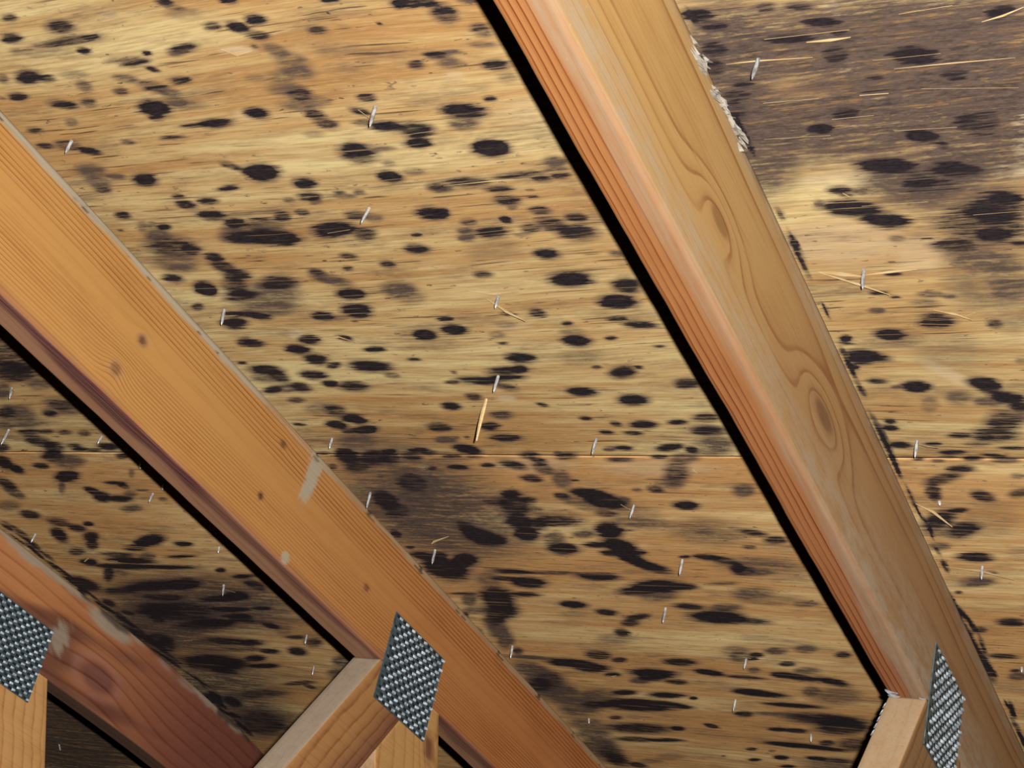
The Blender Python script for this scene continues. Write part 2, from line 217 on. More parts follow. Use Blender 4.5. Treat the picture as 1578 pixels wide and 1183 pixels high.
NAILS = [(-0.2316,0.7889,0.0019,0.0200), (-0.5321,0.7908,-0.0004,0.0137), (-0.2998,0.9031,-0.0024,0.0160), (-0.5306,1.0314,0.0038,0.0176),
    (-0.2379,1.0290,0.0005,0.0126), (-0.2933,1.1486,0.0002,0.0184), (-0.5397,1.2576,0.0014,0.0127), (-0.5526,1.3678,0.0017,0.0196),
    (-0.5350,1.4942,0.0017,0.0188), (-0.2373,1.2563,-0.0000,0.0187), (-0.2464,1.3828,-0.0014,0.0155), (-0.2343,1.4961,0.0006,0.0189),
    (-0.2960,1.6129,0.0007,0.0187), (-0.2392,1.7341,-0.0006,0.0135), (-0.2923,1.8562,-0.0003,0.0162), (-0.2225,1.9449,0.0022,0.0111),
    (-0.5474,1.7399,0.0020,0.0179), (-0.5313,1.9571,0.0018,0.0072), (0.0731,0.7821,-0.0011,0.0182), (0.0845,1.0145,0.0020,0.0190),
    (0.0688,1.2587,0.0005,0.0182), (0.0789,1.4866,0.0010,0.0147), (0.0649,1.3636,0.0010,0.0047), (0.0751,1.7094,0.0010,0.0067),
    (-0.8989,1.1548,0.0044,0.0150), (-0.9726,1.2392,-0.0015,0.0214), (-0.8461,1.2544,-0.0016,0.0104), (-0.8269,1.3075,0.0018,0.0097),
    (-0.8620,1.3796,-0.0003,0.0123), (-0.8298,1.3579,0.0006,0.0078), (-0.8494,1.5090,0.0014,0.0081), (-0.9100,1.6126,0.0044,0.0156),
    (-0.8622,1.7500,0.0022,0.0135), (-0.9115,1.8535,0.0019,0.0131), (-1.1356,1.4920,-0.0009,0.0128), (-1.7242,2.2964,0.0077,0.0105)]
SPLINTERS = [([(-0.2489,1.0283,0.0010),(-0.2346,1.0424,0.0045),(-0.2185,1.0515,0.0080)],0.0028),
    ([(-0.2614,1.0172,0.0005),(-0.2394,1.0214,0.0013),(-0.2131,1.0186,0.0020)],0.0028),
    ([(0.0488,1.0126,0.0010),(0.0790,1.0240,0.0050),(0.1020,1.0322,0.0090)],0.0020),
    ([(0.0496,1.0135,0.0005),(0.0684,1.0158,0.0018),(0.0836,1.0177,0.0030)],0.0035),
    ([(0.0846,1.0178,0.0020),(0.1036,1.0159,0.0015),(0.1255,1.0150,0.0010)],0.0020),
    ([(0.1257,1.0677,0.0005),(0.1431,1.0709,0.0027),(0.1544,1.0746,0.0050)],0.0020), ([(0.1476,1.0728,0.0040),(0.1576,1.0700,0.0020)],0.0015),
    ([(0.0691,1.2587,0.0030),(0.0788,1.2555,0.0060),(0.0906,1.2523,0.0090)],0.0022),
    ([(0.0424,1.3663,0.0005),(0.0584,1.3721,0.0047),(0.0725,1.3894,0.0090)],0.0030),
    ([(0.0441,1.4866,0.0010),(0.0776,1.4880,0.0030),(0.1080,1.4987,0.0050)],0.0031), ([(0.0792,1.4892,0.0030),(0.1090,1.4934,0.0010)],0.0025),
    ([(0.0502,0.7825,0.0005),(0.0728,0.7821,0.0008),(0.1102,0.7840,0.0010)],0.0013),
    ([(0.1096,0.7705,0.0005),(0.1258,0.7700,0.0013),(0.1399,0.7686,0.0020)],0.0017), ([(-0.2592,1.3781,0.0010),(-0.2483,1.3842,0.0040)],0.0026),
    ([(-0.2463,0.7884,0.0005),(-0.2378,0.7943,0.0040)],0.0020), ([(-0.2463,1.4970,0.0005),(-0.2374,1.5012,0.0030)],0.0020),
    ([(-0.1452,1.5464,0.0005),(-0.1387,1.5530,0.0018),(-0.1296,1.5464,0.0030)],0.0027),
    ([(-0.3695,1.6825,0.0005),(-0.3639,1.6852,0.0018),(-0.3502,1.6751,0.0030)],0.0030), ([(-0.2929,1.6798,0.0005),(-0.2811,1.6734,0.0020)],0.0022),
    ([(-0.5505,1.7367,0.0005),(-0.5361,1.7330,0.0020)],0.0024), ([(-0.4449,1.8072,0.0005),(-0.4387,1.8072,0.0018),(-0.4285,1.7991,0.0030)],0.0032),
    ([(-0.5030,1.7982,0.0005),(-0.4904,1.7982,0.0020)],0.0024), ([(-0.3253,0.7111,0.0005),(-0.3146,0.7176,0.0013),(-0.2982,0.7152,0.0020)],0.0024),
    ([(-0.4504,1.0811,0.0005),(-0.4271,1.0759,0.0018),(-0.4154,1.0806,0.0030)],0.0018), ([(-1.1037,1.5606,0.0010),(-1.0841,1.5450,0.0030)],0.0051),
    ([(-1.0567,1.5554,0.0005),(-1.0415,1.5526,0.0020)],0.0042), ([(-1.0975,1.7933,0.0005),(-1.0781,1.7868,0.0020)],0.0037),
    ([(-0.9736,1.9215,0.0005),(-0.9608,1.9303,0.0030)],0.0046), ([(-0.3363,1.8620,0.0003),(-0.2956,1.8568,0.0006),(-0.2548,1.8460,0.0010)],0.0024),
    ([(-0.9030,1.1560,0.0020),(-0.8876,1.1500,0.0050)],0.0035), ([(-0.5292,1.4749,0.0020),(-0.5210,1.4670,0.0025),(-0.4957,1.4532,0.0030)],0.0022),
    ([(-0.2415,1.7276,0.0005),(-0.2308,1.7261,0.0020)],0.0030), ([(-0.5420,1.9581,0.0005),(-0.5234,1.9546,0.0020)],0.0034),
    ([(-0.9151,1.6220,0.0005),(-0.8989,1.6259,0.0020)],0.0033), ([(-0.4601,1.3137,0.0005),(-0.4547,1.3123,0.0020)],0.0034),
    ([(-0.1574,1.3095,0.0005),(-0.1540,1.3130,0.0020)],0.0031), ([(-0.1634,1.0749,0.0005),(-0.1569,1.0724,0.0020)],0.0028),
    ([(0.0928,0.9231,0.0003),(0.0976,0.9251,0.0020)],0.0023), ([(0.1308,0.8247,0.0003),(0.1506,0.8243,0.0010)],0.0017),
    ([(0.1449,0.8621,0.0003),(0.1872,0.8632,0.0006)],0.0011), ([(0.1593,0.8031,0.0003),(0.1979,0.8031,0.0004),(0.2363,0.8037,0.0006)],0.0011),
    ([(0.1476,0.7935,0.0003),(0.1918,0.7932,0.0006)],0.0010), ([(0.1737,0.7555,0.0003),(0.2078,0.7531,0.0006)],0.0012),
    ([(0.2221,0.7701,0.0003),(0.2354,0.7666,0.0006),(0.2492,0.7611,0.0008)],0.0016), ([(0.1060,0.8455,0.0003),(0.1354,0.8447,0.0006)],0.0011),
    ([(0.0533,0.8595,0.0003),(0.1008,0.8609,0.0006)],0.0011), ([(0.0636,0.8234,0.0003),(0.1030,0.8235,0.0006)],0.0011),
    ([(0.0829,0.7640,0.0003),(0.1403,0.7637,0.0006)],0.0013), ([(0.1026,0.9389,0.0003),(0.1507,0.9382,0.0006)],0.0012),
    ([(0.1789,0.9563,0.0003),(0.2133,0.9549,0.0006)],0.0011), ([(0.1982,0.9978,0.0003),(0.2064,0.9977,0.0006)],0.0014),
    ([(0.1723,0.8239,0.0003),(0.2333,0.8309,0.0006)],0.0011), ([(-0.2184,0.8819,0.0003),(-0.1735,0.8804,0.0004),(-0.1399,0.8809,0.0006)],0.0013),
    ([(-0.2246,0.8208,0.0003),(-0.1962,0.8192,0.0005)],0.0012), ([(-0.3608,0.8826,0.0003),(-0.3378,0.8820,0.0005)],0.0013),
    ([(-0.3558,0.9298,0.0003),(-0.3312,0.9267,0.0005)],0.0014), ([(0.1111,1.0859,0.0003),(0.1370,1.0877,0.0005)],0.0013)]


def table(s):
    return np.array([[float(x) for x in e.split(',')] for e in s.split()])

# ------------------------------------------------------------------ helpers
rng = np.random.default_rng(7)
random.seed(7)

def link(o, parent=None):
    COL.objects.link(o)
    if parent is not None:
        o.parent = parent
    return o

def empty(name, u, v, n, label=None, cat=None, group=None):
    o = bpy.data.objects.new(name, None)
    o.empty_display_size = 0.05
    link(o)
    o.matrix_world = ROOF @ Matrix.Translation((u, v, -n))
    if label: o['label'] = label
    if cat: o['category'] = cat
    if group: o['group'] = group
    return o

def np_mesh(name, verts, quads, mat, smooth=True, attrs=None, extra=None):
    """mesh from numpy quads (+ optional list of n-gons)"""
    me = bpy.data.meshes.new(name)
    nq = len(quads)
    extra = extra or []
    loops = quads.ravel()
    starts = np.arange(0, nq * 4, 4)
    totals = np.full(nq, 4)
    for e in extra:
        starts = np.append(starts, len(loops)); totals = np.append(totals, len(e))
        loops = np.concatenate([loops, np.array(e)])
    me.vertices.add(len(verts)); me.vertices.foreach_set('co', np.asarray(verts, dtype=np.float32).ravel())
    me.loops.add(len(loops)); me.loops.foreach_set('vertex_index', loops.astype(np.int32))
    me.polygons.add(len(starts)); me.polygons.foreach_set('loop_start', starts.astype(np.int32))
    me.polygons.foreach_set('loop_total', totals.astype(np.int32))
    sm = np.zeros(len(starts), dtype=bool); sm[:nq] = smooth
    me.polygons.foreach_set('use_smooth', sm)
    for k, a in (attrs or {}).items():
        if a.ndim == 1:
            at = me.attributes.new(k, 'FLOAT', 'POINT'); at.data.foreach_set('value', a.astype(np.float32))
        else:
            at = me.attributes.new(k, 'FLOAT_COLOR', 'POINT')
            at.data.foreach_set('color', np.concatenate([a, np.ones((len(a), 1))], 1).astype(np.float32).ravel())
    me.update(calc_edges=True)
    me.validate()
    me.materials.append(mat)
    return me

def bm_obj(name, bm, mat, parent=None, smooth=False):
    bmesh.ops.recalc_face_normals(bm, faces=bm.faces)
    me = bpy.data.meshes.new(name)
    bm.to_mesh(me); bm.free()
    if smooth:
        for f in me.polygons: f.use_smooth = True
    me.materials.append(mat)
    return link(bpy.data.objects.new(name, me), parent)

def sstep(a, b, x):
    t = np.clip((x - a) / (b - a), 0, 1)
    return t * t * (3 - 2 * t)

def sines(x, seed, k=5, f0=1.0):
    r = np.random.default_rng(seed)
    out = 0
    for i in range(k):
        out = out + np.sin(x * f0 * 1.9 ** i + r.uniform(0, 6.28)) / 1.5 ** i
    return out / 2.2

# ------------------------------------------------------------------ node helpers
class NT:
    def __init__(self, name):
        self.m = bpy.data.materials.new(name); self.m.use_nodes = True
        self.t = self.m.node_tree; self.t.nodes.clear()
        self.out = self.t.nodes.new('ShaderNodeOutputMaterial')
        self.b = self.t.nodes.new('ShaderNodeBsdfPrincipled')
        self.t.links.new(self.b.outputs[0], self.out.inputs[0])
    def n(self, typ, **kw):
        x = self.t.nodes.new(typ)
        for k, v in kw.items(): setattr(x, k, v)
        return x
    def put(self, sock, v):
        if hasattr(v, 'is_linked') or isinstance(v, bpy.types.NodeSocket): self.t.links.new(v, sock)
        elif isinstance(v, tuple) and len(v) == 3 and sock.type == 'RGBA': sock.default_value = (*v, 1)
        else: sock.default_value = v
    def math(self, op, a, b=0.0, c=0.0, clamp=False):
        x = self.n('ShaderNodeMath', operation=op, use_clamp=clamp)
        self.put(x.inputs[0], a); self.put(x.inputs[1], b); self.put(x.inputs[2], c)
        return x.outputs[0]
    def rng(self, v, a, b, c=0.0, d=1.0, smooth=True):
        x = self.n('ShaderNodeMapRange', interpolation_type='SMOOTHSTEP' if smooth else 'LINEAR', clamp=True)
        for i, q in enumerate((v, a, b, c, d)): self.put(x.inputs[i], q)
        return x.outputs[0]
    def mix(self, f, a, b, blend='MIX'):
        x = self.n('ShaderNodeMix', data_type='RGBA', blend_type=blend)
        self.put(x.inputs[0], f); self.put(x.inputs[6], a); self.put(x.inputs[7], b)
        return x.outputs[2]
    def attr(self, name, col=False):
        x = self.n('ShaderNodeAttribute', attribute_name=name)
        return x.outputs['Color'] if col else x.outputs['Fac']
    def coords(self):
        tc = self.n('ShaderNodeTexCoord'); oi = self.n('ShaderNodeObjectInfo')
        return tc.outputs['Object'], oi.outputs['Random']
    def scale(self, v, sc, off=None):
        x = self.n('ShaderNodeMapping'); self.put(x.inputs['Vector'], v)
        x.inputs['Scale'].default_value = sc
        if off is not None:
            cb = self.n('ShaderNodeCombineXYZ')
            m = self.math('MULTIPLY', off, 37.0)
            for i in range(3): self.put(cb.inputs[i], m)
            self.put(x.inputs['Location'], cb.outputs[0])
        return x.outputs[0]
    def noise(self, v, sc=(1, 1, 1), off=None, detail=3.0, rough=0.5, dist=0.0):
        x = self.n('ShaderNodeTexNoise')
        self.put(x.inputs['Vector'], self.scale(v, sc, off))
        x.inputs['Scale'].default_value = 1.0
        x.inputs['Detail'].default_value = detail; x.inputs['Roughness'].default_value = rough
        x.inputs['Distortion'].default_value = dist
        return x.outputs['Fac']
    def finish(self, col, rough=0.75, spec=0.2, metal=0.0, bump=None, bs=0.2, bd=0.001):
        self.put(self.b.inputs['Base Color'], col); self.put(self.b.inputs['Roughness'], rough)
        self.b.inputs['Specular IOR Level'].default_value = spec
        self.put(self.b.inputs['Metallic'], metal)
        if bump is not None:
            x = self.n('ShaderNodeBump'); x.inputs['Strength'].default_value = bs; x.inputs['Distance'].default_value = bd
            self.put(x.inputs['Height'], bump); self.t.links.new(x.outputs[0], self.b.inputs['Normal'])
        return self.m

# ------------------------------------------------------------------ materials
def mat_plywood():
    k = NT('moulded_plywood'); co, rnd = k.coords()
    # gently wavy veneer grain running along u
    w = k.noise(co, (2.2, 5, 1), rnd, 2)
    wv = k.math('MULTIPLY', k.math('SUBTRACT', w, 0.5), 0.03)
    sep = k.n('ShaderNodeSeparateXYZ'); k.put(sep.inputs[0], co)
    cb = k.n('ShaderNodeCombineXYZ'); k.put(cb.inputs[0], sep.outputs[0]); k.put(cb.inputs[1], k.math('ADD', sep.outputs[1], wv))
    g = cb.outputs[0]
    patch = k.noise(g, (3.2, 11, 1), rnd, 3, .55)
    band = k.noise(g, (2.5, 75, 1), rnd, 4, .6)
    fine = k.noise(g, (22, 360, 1), rnd, 4, .65)
    fib = k.noise(g, (55, 900, 1), rnd, 2, .6)
    blot = k.noise(g, (22, 60, 1), rnd, 3, .6)
    warm = k.attr('warm')
    f = k.math('ADD', k.math('ADD', k.math('MULTIPLY', patch, .75), k.math('MULTIPLY', band, .5)), warm)
    base = k.mix(k.rng(f, .47, .80), (.80, .635, .31), (.54, .305, .115))
    base = k.mix(k.math('MULTIPLY', k.rng(blot, .54, .76), .40), base, (.38, .225, .11))
    base = k.mix(k.math('MULTIPLY', k.rng(band, .52, .72), .34), base, (.44, .22, .08))
    base = k.mix(k.math('MULTIPLY', k.rng(fine, .36, .58, 1, 0), .42), base, (.30, .155, .065))
    base = k.mix(k.math('MULTIPLY', k.rng(fib, .52, .74), .32), base, (.80, .58, .30))
    crack = k.math('MULTIPLY', k.rng(k.noise(g, (14, 380, 1), rnd, 2, .5), .635, .69), k.rng(patch, .36, .55))
    base = k.mix(k.math('MULTIPLY', crack, .85), base, (.07, .04, .025))
    base = k.mix(1.0, base, k.mix(k.attr('light_lift'), (1, 1, 1), (1.62, 1.48, 1.46)), 'MULTIPLY')  # brightens the lower sheets' colour to offset the flash's falloff
    base = k.mix(k.attr('pale'), base, (.80, .64, .42))
    # mould: measured blots with fibrous, streaky edges, thin greyish film where sparse
    hz = k.attr('haze')
    ha = k.noise(g, (16, 210, 1), rnd, 4, .7); hb = k.noise(g, (90, 260, 1), rnd, 3, .7)
    hm = k.math('ADD', k.rng(ha, .30, .66, .58, 1.30), k.rng(hb, .35, .65, -.25, .25))
    hz = k.math('MULTIPLY', k.math('MULTIPLY', hz, 1.38), hm, clamp=True)
    base = k.mix(hz, base, k.mix(k.rng(hb, .3, .7), (.060, .043, .039), (.158, .108, .084)))
    film = k.math('MULTIPLY', k.rng(k.noise(g, (9, 30, 1), rnd, 4, .65), .47, .70), .36)
    speck = k.math('MULTIPLY', k.rng(k.noise(g, (70, 190, 1), rnd, 3, .6), .645, .70), .55)
    M = k.math('MINIMUM', k.math('MAXIMUM', k.math('POWER', k.attr('mold_and_shade'), .88), k.math('MAXIMUM', film, speck)), 1.0)
    st = k.noise(g, (20, 300, 1), rnd, 4, .70)
    sp = k.noise(g, (120, 620, 1), rnd, 3, .75)
    e = k.math('ADD', k.math('MULTIPLY', k.math('SUBTRACT', st, .5), 2.2), k.math('MULTIPLY', k.math('SUBTRACT', sp, .5), .8))
    edge = k.math('MULTIPLY', k.math('MULTIPLY', M, k.math('SUBTRACT', 1.12, M)), 3.0)
    cov = k.math('ADD', M, k.math('MULTIPLY', e, edge), clamp=True)
    cov = k.rng(cov, .03, .92, smooth=False)
    sc = k.rng(k.noise(g, (5, 430, 1), rnd, 2, .6), .655, .71)
    cov = k.math('MULTIPLY', cov, k.math('SUBTRACT', 1, k.math('MULTIPLY', sc, .5)))
    dark = k.mix(k.rng(sp, .3, .7), (.011, .009, .012), (.036, .026, .030))
    grey = k.mix(k.rng(st, .3, .7), (.078, .054, .049), (.150, .100, .080))
    mcol = k.mix(k.rng(cov, .62, 1.0), grey, dark)
    col = k.mix(cov, base, mcol)
    h = k.math('ADD', k.math('MULTIPLY', fine, .7), k.math('MULTIPLY', fib, .4))
    return k.finish(col, .8, .15, bump=h, bs=.35, bd=.0008)

def mat_timber():
    k = NT('truss_timber'); co, rnd = k.coords()
    col = k.attr('tone', True); ph = k.attr('ring'); col = k.mix(1.0, col, (.86, .86, .86), 'MULTIPLY'); am = k.attr('ringamp'); du = k.attr('dust')
    wob = k.math('MULTIPLY', k.math('SUBTRACT', k.noise(co, (25, 2.5, 25), rnd, 3), .5), .7)
    fr = k.math('FRACT', k.math('ADD', ph, wob))
    line = k.math('MAXIMUM', k.math('MULTIPLY', k.rng(fr, .2, .9), .35), k.rng(fr, .62, .86)); line = k.math('MULTIPLY', line, k.rng(fr, .90, .99, 1, 0))
    var = k.noise(co, (60, 5, 60), rnd, 3, .6)
    fac = k.math('MULTIPLY', k.math('MULTIPLY', line, am), k.rng(var, .25, .65, .45, 1.0))
    dk = k.mix(1.0, col, (.44, .21, .12), 'MULTIPLY')
    c = k.mix(fac, col, dk)
    fib = k.noise(co, (420, 9, 420), rnd, 3, .65)
    c = k.mix(k.math('MULTIPLY', k.rng(fib, .5, .3), .30), c, k.mix(1.0, c, (.62, .48, .38), 'MULTIPLY'))
    bl = k.noise(co, (20, 6, 20), rnd, 4, .6)
    c = k.mix(k.math('MULTIPLY', k.rng(bl, .48, .72), .30), c, k.mix(1.0, c, (.72, .58, .48), 'MULTIPLY'))
    dn = k.noise(co, (110, 28, 110), rnd, 4, .7)
    c = k.mix(k.math('MULTIPLY', du, k.rng(dn, .36, .62, .25, .95)), c, (.58, .45, .32))
    spk = k.noise(co, (330, 160, 330), rnd, 2, .6)
    c = k.mix(k.math('MULTIPLY', du, k.rng(spk, .68, .76, 0, .5)), c, (.74, .66, .56))
    h = k.math('ADD', k.math('MULTIPLY', fib, .6), k.math('MULTIPLY', fac, -.8))
    return k.finish(c, .62, .25, bump=h, bs=.3, bd=.0006)

def mat_simple(name, c1, c2, sc, rough=.7, spec=.2, metal=0.0, bs=.2):
    k = NT(name); co, rnd = k.coords()
    n = k.noise(co, sc, rnd, 4, .6)
    return k.finish(k.mix(k.rng(n, .35, .65), c1, c2), rough, spec, metal, bump=n, bs=bs, bd=.0004)

M_PLY = mat_plywood()
M_TIM = mat_timber()
M_EDGE = mat_simple('plywood_edge', (.52, .36, .19), (.38, .24, .11), (60, 60, 400))
M_NAIL = mat_simple('galvanised_nail', (.74, .74, .74), (.30, .30, .31), (420, 420, 160), .35, .5, .35)
M_PLATE = mat_simple('galvanised_plate', (.045, .072, .090), (.12, .16, .185), (120, 120, 120), .5, .5, .25)
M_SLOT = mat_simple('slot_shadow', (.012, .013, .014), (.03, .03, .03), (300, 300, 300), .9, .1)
M_LIP = mat_simple('tooth_shoulder', (.66, .77, .88), (.20, .25, .29), (250, 250, 250), .35, .5, .15)  # much paler than the plate: flash glint put into the colour
M_SPL = mat_simple('fresh_splinter', (.88, .68, .38), (.78, .50, .22), (40, 500, 500), .7, .2)
M_PALE = mat_simple('pale_fibre', (.60, .54, .45), (.30, .27, .23), (90, 60, 200), .8, .15, 0, .6)
M_COOL = mat_simple('torn_blue_grey_fibre', (.86, .90, .98), (.55, .58, .64), (200, 200, 200), .6, .3)

# ------------------------------------------------------------------ ceiling: four plywood sheets
def axis(lo, hi, flo, fhi, fine, coarse):
    parts = []
    def seg(a, b, st):
        if b - a > 1e-6:
            parts.append(np.linspace(a, b, max(2, int(math.ceil((b - a) / st)) + 1))[:-1])
    a, b = max(lo, flo), min(hi, fhi)
    if a >= b: seg(lo, hi, coarse)
    else: seg(lo, a, coarse); seg(a, b, fine); seg(b, hi, coarse)
    return np.append(np.concatenate(parts), hi)

def blots(U, V, tab, base=0.0, p=3.0):
    u, v = U[0, :], V[:, 0]
    F = np.zeros(U.shape)
    for cu, cv, a, b, ang, de in tab:
        cu, cv, a, b, de = cu * 1e-4, cv * 1e-4, a * 1e-4, b * 1e-4, de * .01
        r = 1.62 * a
        i0, i1 = np.searchsorted(u, (cu - r, cu + r)); j0, j1 = np.searchsorted(v, (cv - r, cv + r))
        if i1 <= i0 or j1 <= j0: continue
        a, b = a * 1.1, b * 1.12
        c, s = math.cos(math.radians(ang)), math.sin(math.radians(ang))
        X, Y = U[j0:j1, i0:i1] - cu, V[j0:j1, i0:i1] - cv
        d = np.sqrt(((X * c + Y * s) / a) ** 2 + ((-X * s + Y * c) / b) ** 2)
        m = de * (1 - sstep(.52, 1.42, d))
        F[j0:j1, i0:i1] = (F[j0:j1, i0:i1] ** p + m ** p) ** (1 / p)
    return F

MT, PT = table(MOLD_AND_SHADE), table(PALE)
# the same growth goes on beyond the part of the roof in view
ex = []
while len(ex) < 420:
    cu, cv = rng.uniform(-2.4, 2.4), rng.uniform(.1, 2.5)
    if -1.45 < cu < 0.30 and .50 < cv < 2.30: continue
    a = rng.uniform(.008, .022) * (2.0 if cu > .25 else 1); ex.append((cu * 1e4, cv * 1e4, a * 1e4, a * rng.uniform(3500, 7000), rng.uniform(-8, 8), rng.uniform(60, 105)))
# the greyed area runs on to the right
for cu, cv, a, b, de in ((.34, .84, .13, .12, 72), (.47, .78, .16, .13, 68), (.62, .88, .14, .15, 66), (.42, 1.02, .12, .09, 70), (.55, 1.12, .15, .10, 60), (.40, .62, .20, .09, 66), (.75, .70, .16, .14, 60), (.25, .50, .16, .06, 62)):
    ex.append((cu * 1e4, cv * 1e4, a * 1e4, b * 1e4, rng.uniform(-6, 6), de))
for i in range(90):
    cu, cv = rng.uniform(.31, 1.1), rng.uniform(.3, 2.2); a = rng.uniform(.010, .032)
    ex.append((cu * 1e4, cv * 1e4, a * 1e4, a * rng.uniform(3500, 6000), rng.uniform(-8, 8), rng.uniform(78, 105)))
# shade of the gap along the right rafter's top edge, painted as blots
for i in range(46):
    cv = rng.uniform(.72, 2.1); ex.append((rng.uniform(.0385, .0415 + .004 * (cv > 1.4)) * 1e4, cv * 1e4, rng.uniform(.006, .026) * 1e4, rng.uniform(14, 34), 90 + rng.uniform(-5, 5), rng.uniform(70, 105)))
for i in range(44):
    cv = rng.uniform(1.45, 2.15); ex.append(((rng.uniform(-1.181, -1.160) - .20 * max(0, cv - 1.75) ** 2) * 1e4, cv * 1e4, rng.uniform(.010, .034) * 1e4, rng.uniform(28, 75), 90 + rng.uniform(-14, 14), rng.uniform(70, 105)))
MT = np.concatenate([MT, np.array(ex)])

ceiling = empty('ceiling', 0, 0, 0)
ceiling['kind'] = 'structure'
SEAM_V, JOINT_U = 1.2883, 0.0186
SHEETS = []
def sheet(u0, u1, v0, v1, drop, label, warm, light_lift=0.0):
    us = axis(u0, u1, -1.5, .72, .0022, .012); vs = axis(v0, v1, .36, 2.36, .0026, .012)
    U, V = np.meshgrid(us, vs)
    nu, nv = len(us), len(vs)
    mold_and_shade = blots(U, V, MT[MT[:, 5] > 72]); haze = np.clip(blots(U, V, MT[MT[:, 5] <= 72]), 0, 1); pale = np.clip(blots(U, V, PT), 0, 1)
    H = -drop + .0006 * (sines(U * 3 + V * 2, 3) + sines(V * 4, 4))
    H[0, :] = -drop; H[-1, :] = -drop; H[:, 0] = -drop; H[:, -1] = -drop
    bot = np.stack([U - u0, V - v0, H], -1).reshape(-1, 3)
    idx = np.arange(nu * nv).reshape(nv, nu)
    q = np.stack([idx[:-1, :-1], idx[1:, :-1], idx[1:, 1:], idx[:-1, 1:]], -1).reshape(-1, 4)
    n0 = len(bot)
    ring = np.concatenate([idx[0, :], idx[1:, -1], idx[-1, -2::-1], idx[-2:0:-1, 0]])
    top = bot[ring].copy(); top[:, 2] = .0119
    m = len(ring); r0 = np.arange(m); r1 = (r0 + 1) % m
    sides = np.stack([ring[r0], ring[r1], n0 + r1, n0 + r0], -1)
    zeros = np.zeros(m)
    me = np_mesh('plywood_sheet', np.concatenate([bot, top]), np.concatenate([q, sides]), M_PLY, True,
                 {'mold_and_shade': np.concatenate([mold_and_shade.ravel(), zeros]), 'pale': np.concatenate([pale.ravel(), zeros]), 'haze': np.concatenate([haze.ravel(), zeros]),
                  'warm': np.full(len(bot) + m, warm), 'light_lift': np.full(len(bot) + m, light_lift)},
                 [list(n0 + r0)])
    fl = np.ones(len(me.polygons), dtype=bool); fl[len(q):] = False
    me.polygons.foreach_set('use_smooth', fl)
    o = link(bpy.data.objects.new('plywood_sheet', me), ceiling)
    o.location = (u0, v0, 0)
    if label: o['label'] = label
    SHEETS.append((u0, u1, v0, v1, o))
    return o
g = .00015
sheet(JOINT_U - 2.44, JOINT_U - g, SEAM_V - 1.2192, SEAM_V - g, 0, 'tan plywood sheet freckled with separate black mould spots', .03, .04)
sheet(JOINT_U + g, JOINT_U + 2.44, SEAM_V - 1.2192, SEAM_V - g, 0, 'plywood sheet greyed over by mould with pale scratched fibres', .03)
JOINT_L = -1.236
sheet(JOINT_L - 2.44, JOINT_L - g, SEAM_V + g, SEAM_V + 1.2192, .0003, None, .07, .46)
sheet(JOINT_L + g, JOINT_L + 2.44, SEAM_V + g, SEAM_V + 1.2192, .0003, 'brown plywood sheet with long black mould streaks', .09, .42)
def sheet_at(u, v):
    for u0, u1, v0, v1, o in SHEETS:
        if u0 <= u < u1 and v0 <= v < v1: return o, u0, v0
    return SHEETS[0][4], SHEETS[0][0], SHEETS[0][2]

# ------------------------------------------------------------------ trusses
D, W, SP = 0.1287, 0.0371, 0.61

def perimeter(w, d, nb, ns, r, cuts=()):
    """closed section, x 0..w and y -d..0: underside, right side, top, left side; rounded corners"""
    pts = []
    def lin(a, b, n):
        for i in range(n + 1):
            t = i / n; pts.append((a[0] + (b[0] - a[0]) * t, a[1] + (b[1] - a[1]) * t))
    def arc(c, a0, n=3):
        for i in range(1, n):
            a = math.radians(a0 + 90 * i / n); pts.append((c[0] + r * math.cos(a), c[1] + r * math.sin(a)))
    lin((r, -d), (w - r, -d), nb); arc((w - r, -d + r), -90)
    lin((w, -d + r), (w, -r), ns); arc((w - r, -r), 0)
    lin((w - r, 0), (r, 0), 3); arc((r, -r), 90)
    lin((0, -r), (0, -d + r), 6); arc((r, -d + r), 180)
    return np.array(pts)

def beam(name, per, ss, place, style, parent):
    """grid along the section 'per' at stations ss; place(x, y, s) -> local u, v, h; style -> attributes"""
    m, k = len(per), len(ss)
    X = np.repeat(per[None, :, 0], k, 0); Y = np.repeat(per[None, :, 1], k, 0); T = np.repeat(ss[:, None], m, 1)
    co = np.stack(place(X, Y, T), -1).reshape(-1, 3)
    idx = np.arange(m * k).reshape(k, m); nx = np.roll(idx, -1, 1)
    q = np.stack([idx[:-1], nx[:-1], nx[1:], idx[1:]], -1).reshape(-1, 4)
    at = style(X, Y, T)
    at = {a: (b.reshape(-1, 3) if b.ndim == 3 else b.reshape(-1)) for a, b in at.items()}
    me = np_mesh(name, co, q, M_TIM, True, at, [list(idx[0][::-1]), list(idx[-1])])
    bm = bmesh.new(); bm.from_mesh(me); bmesh.ops.recalc_face_normals(bm, faces=bm.faces); bm.to_mesh(me); bm.free()
    return link(bpy.data.objects.new(name, me), parent)

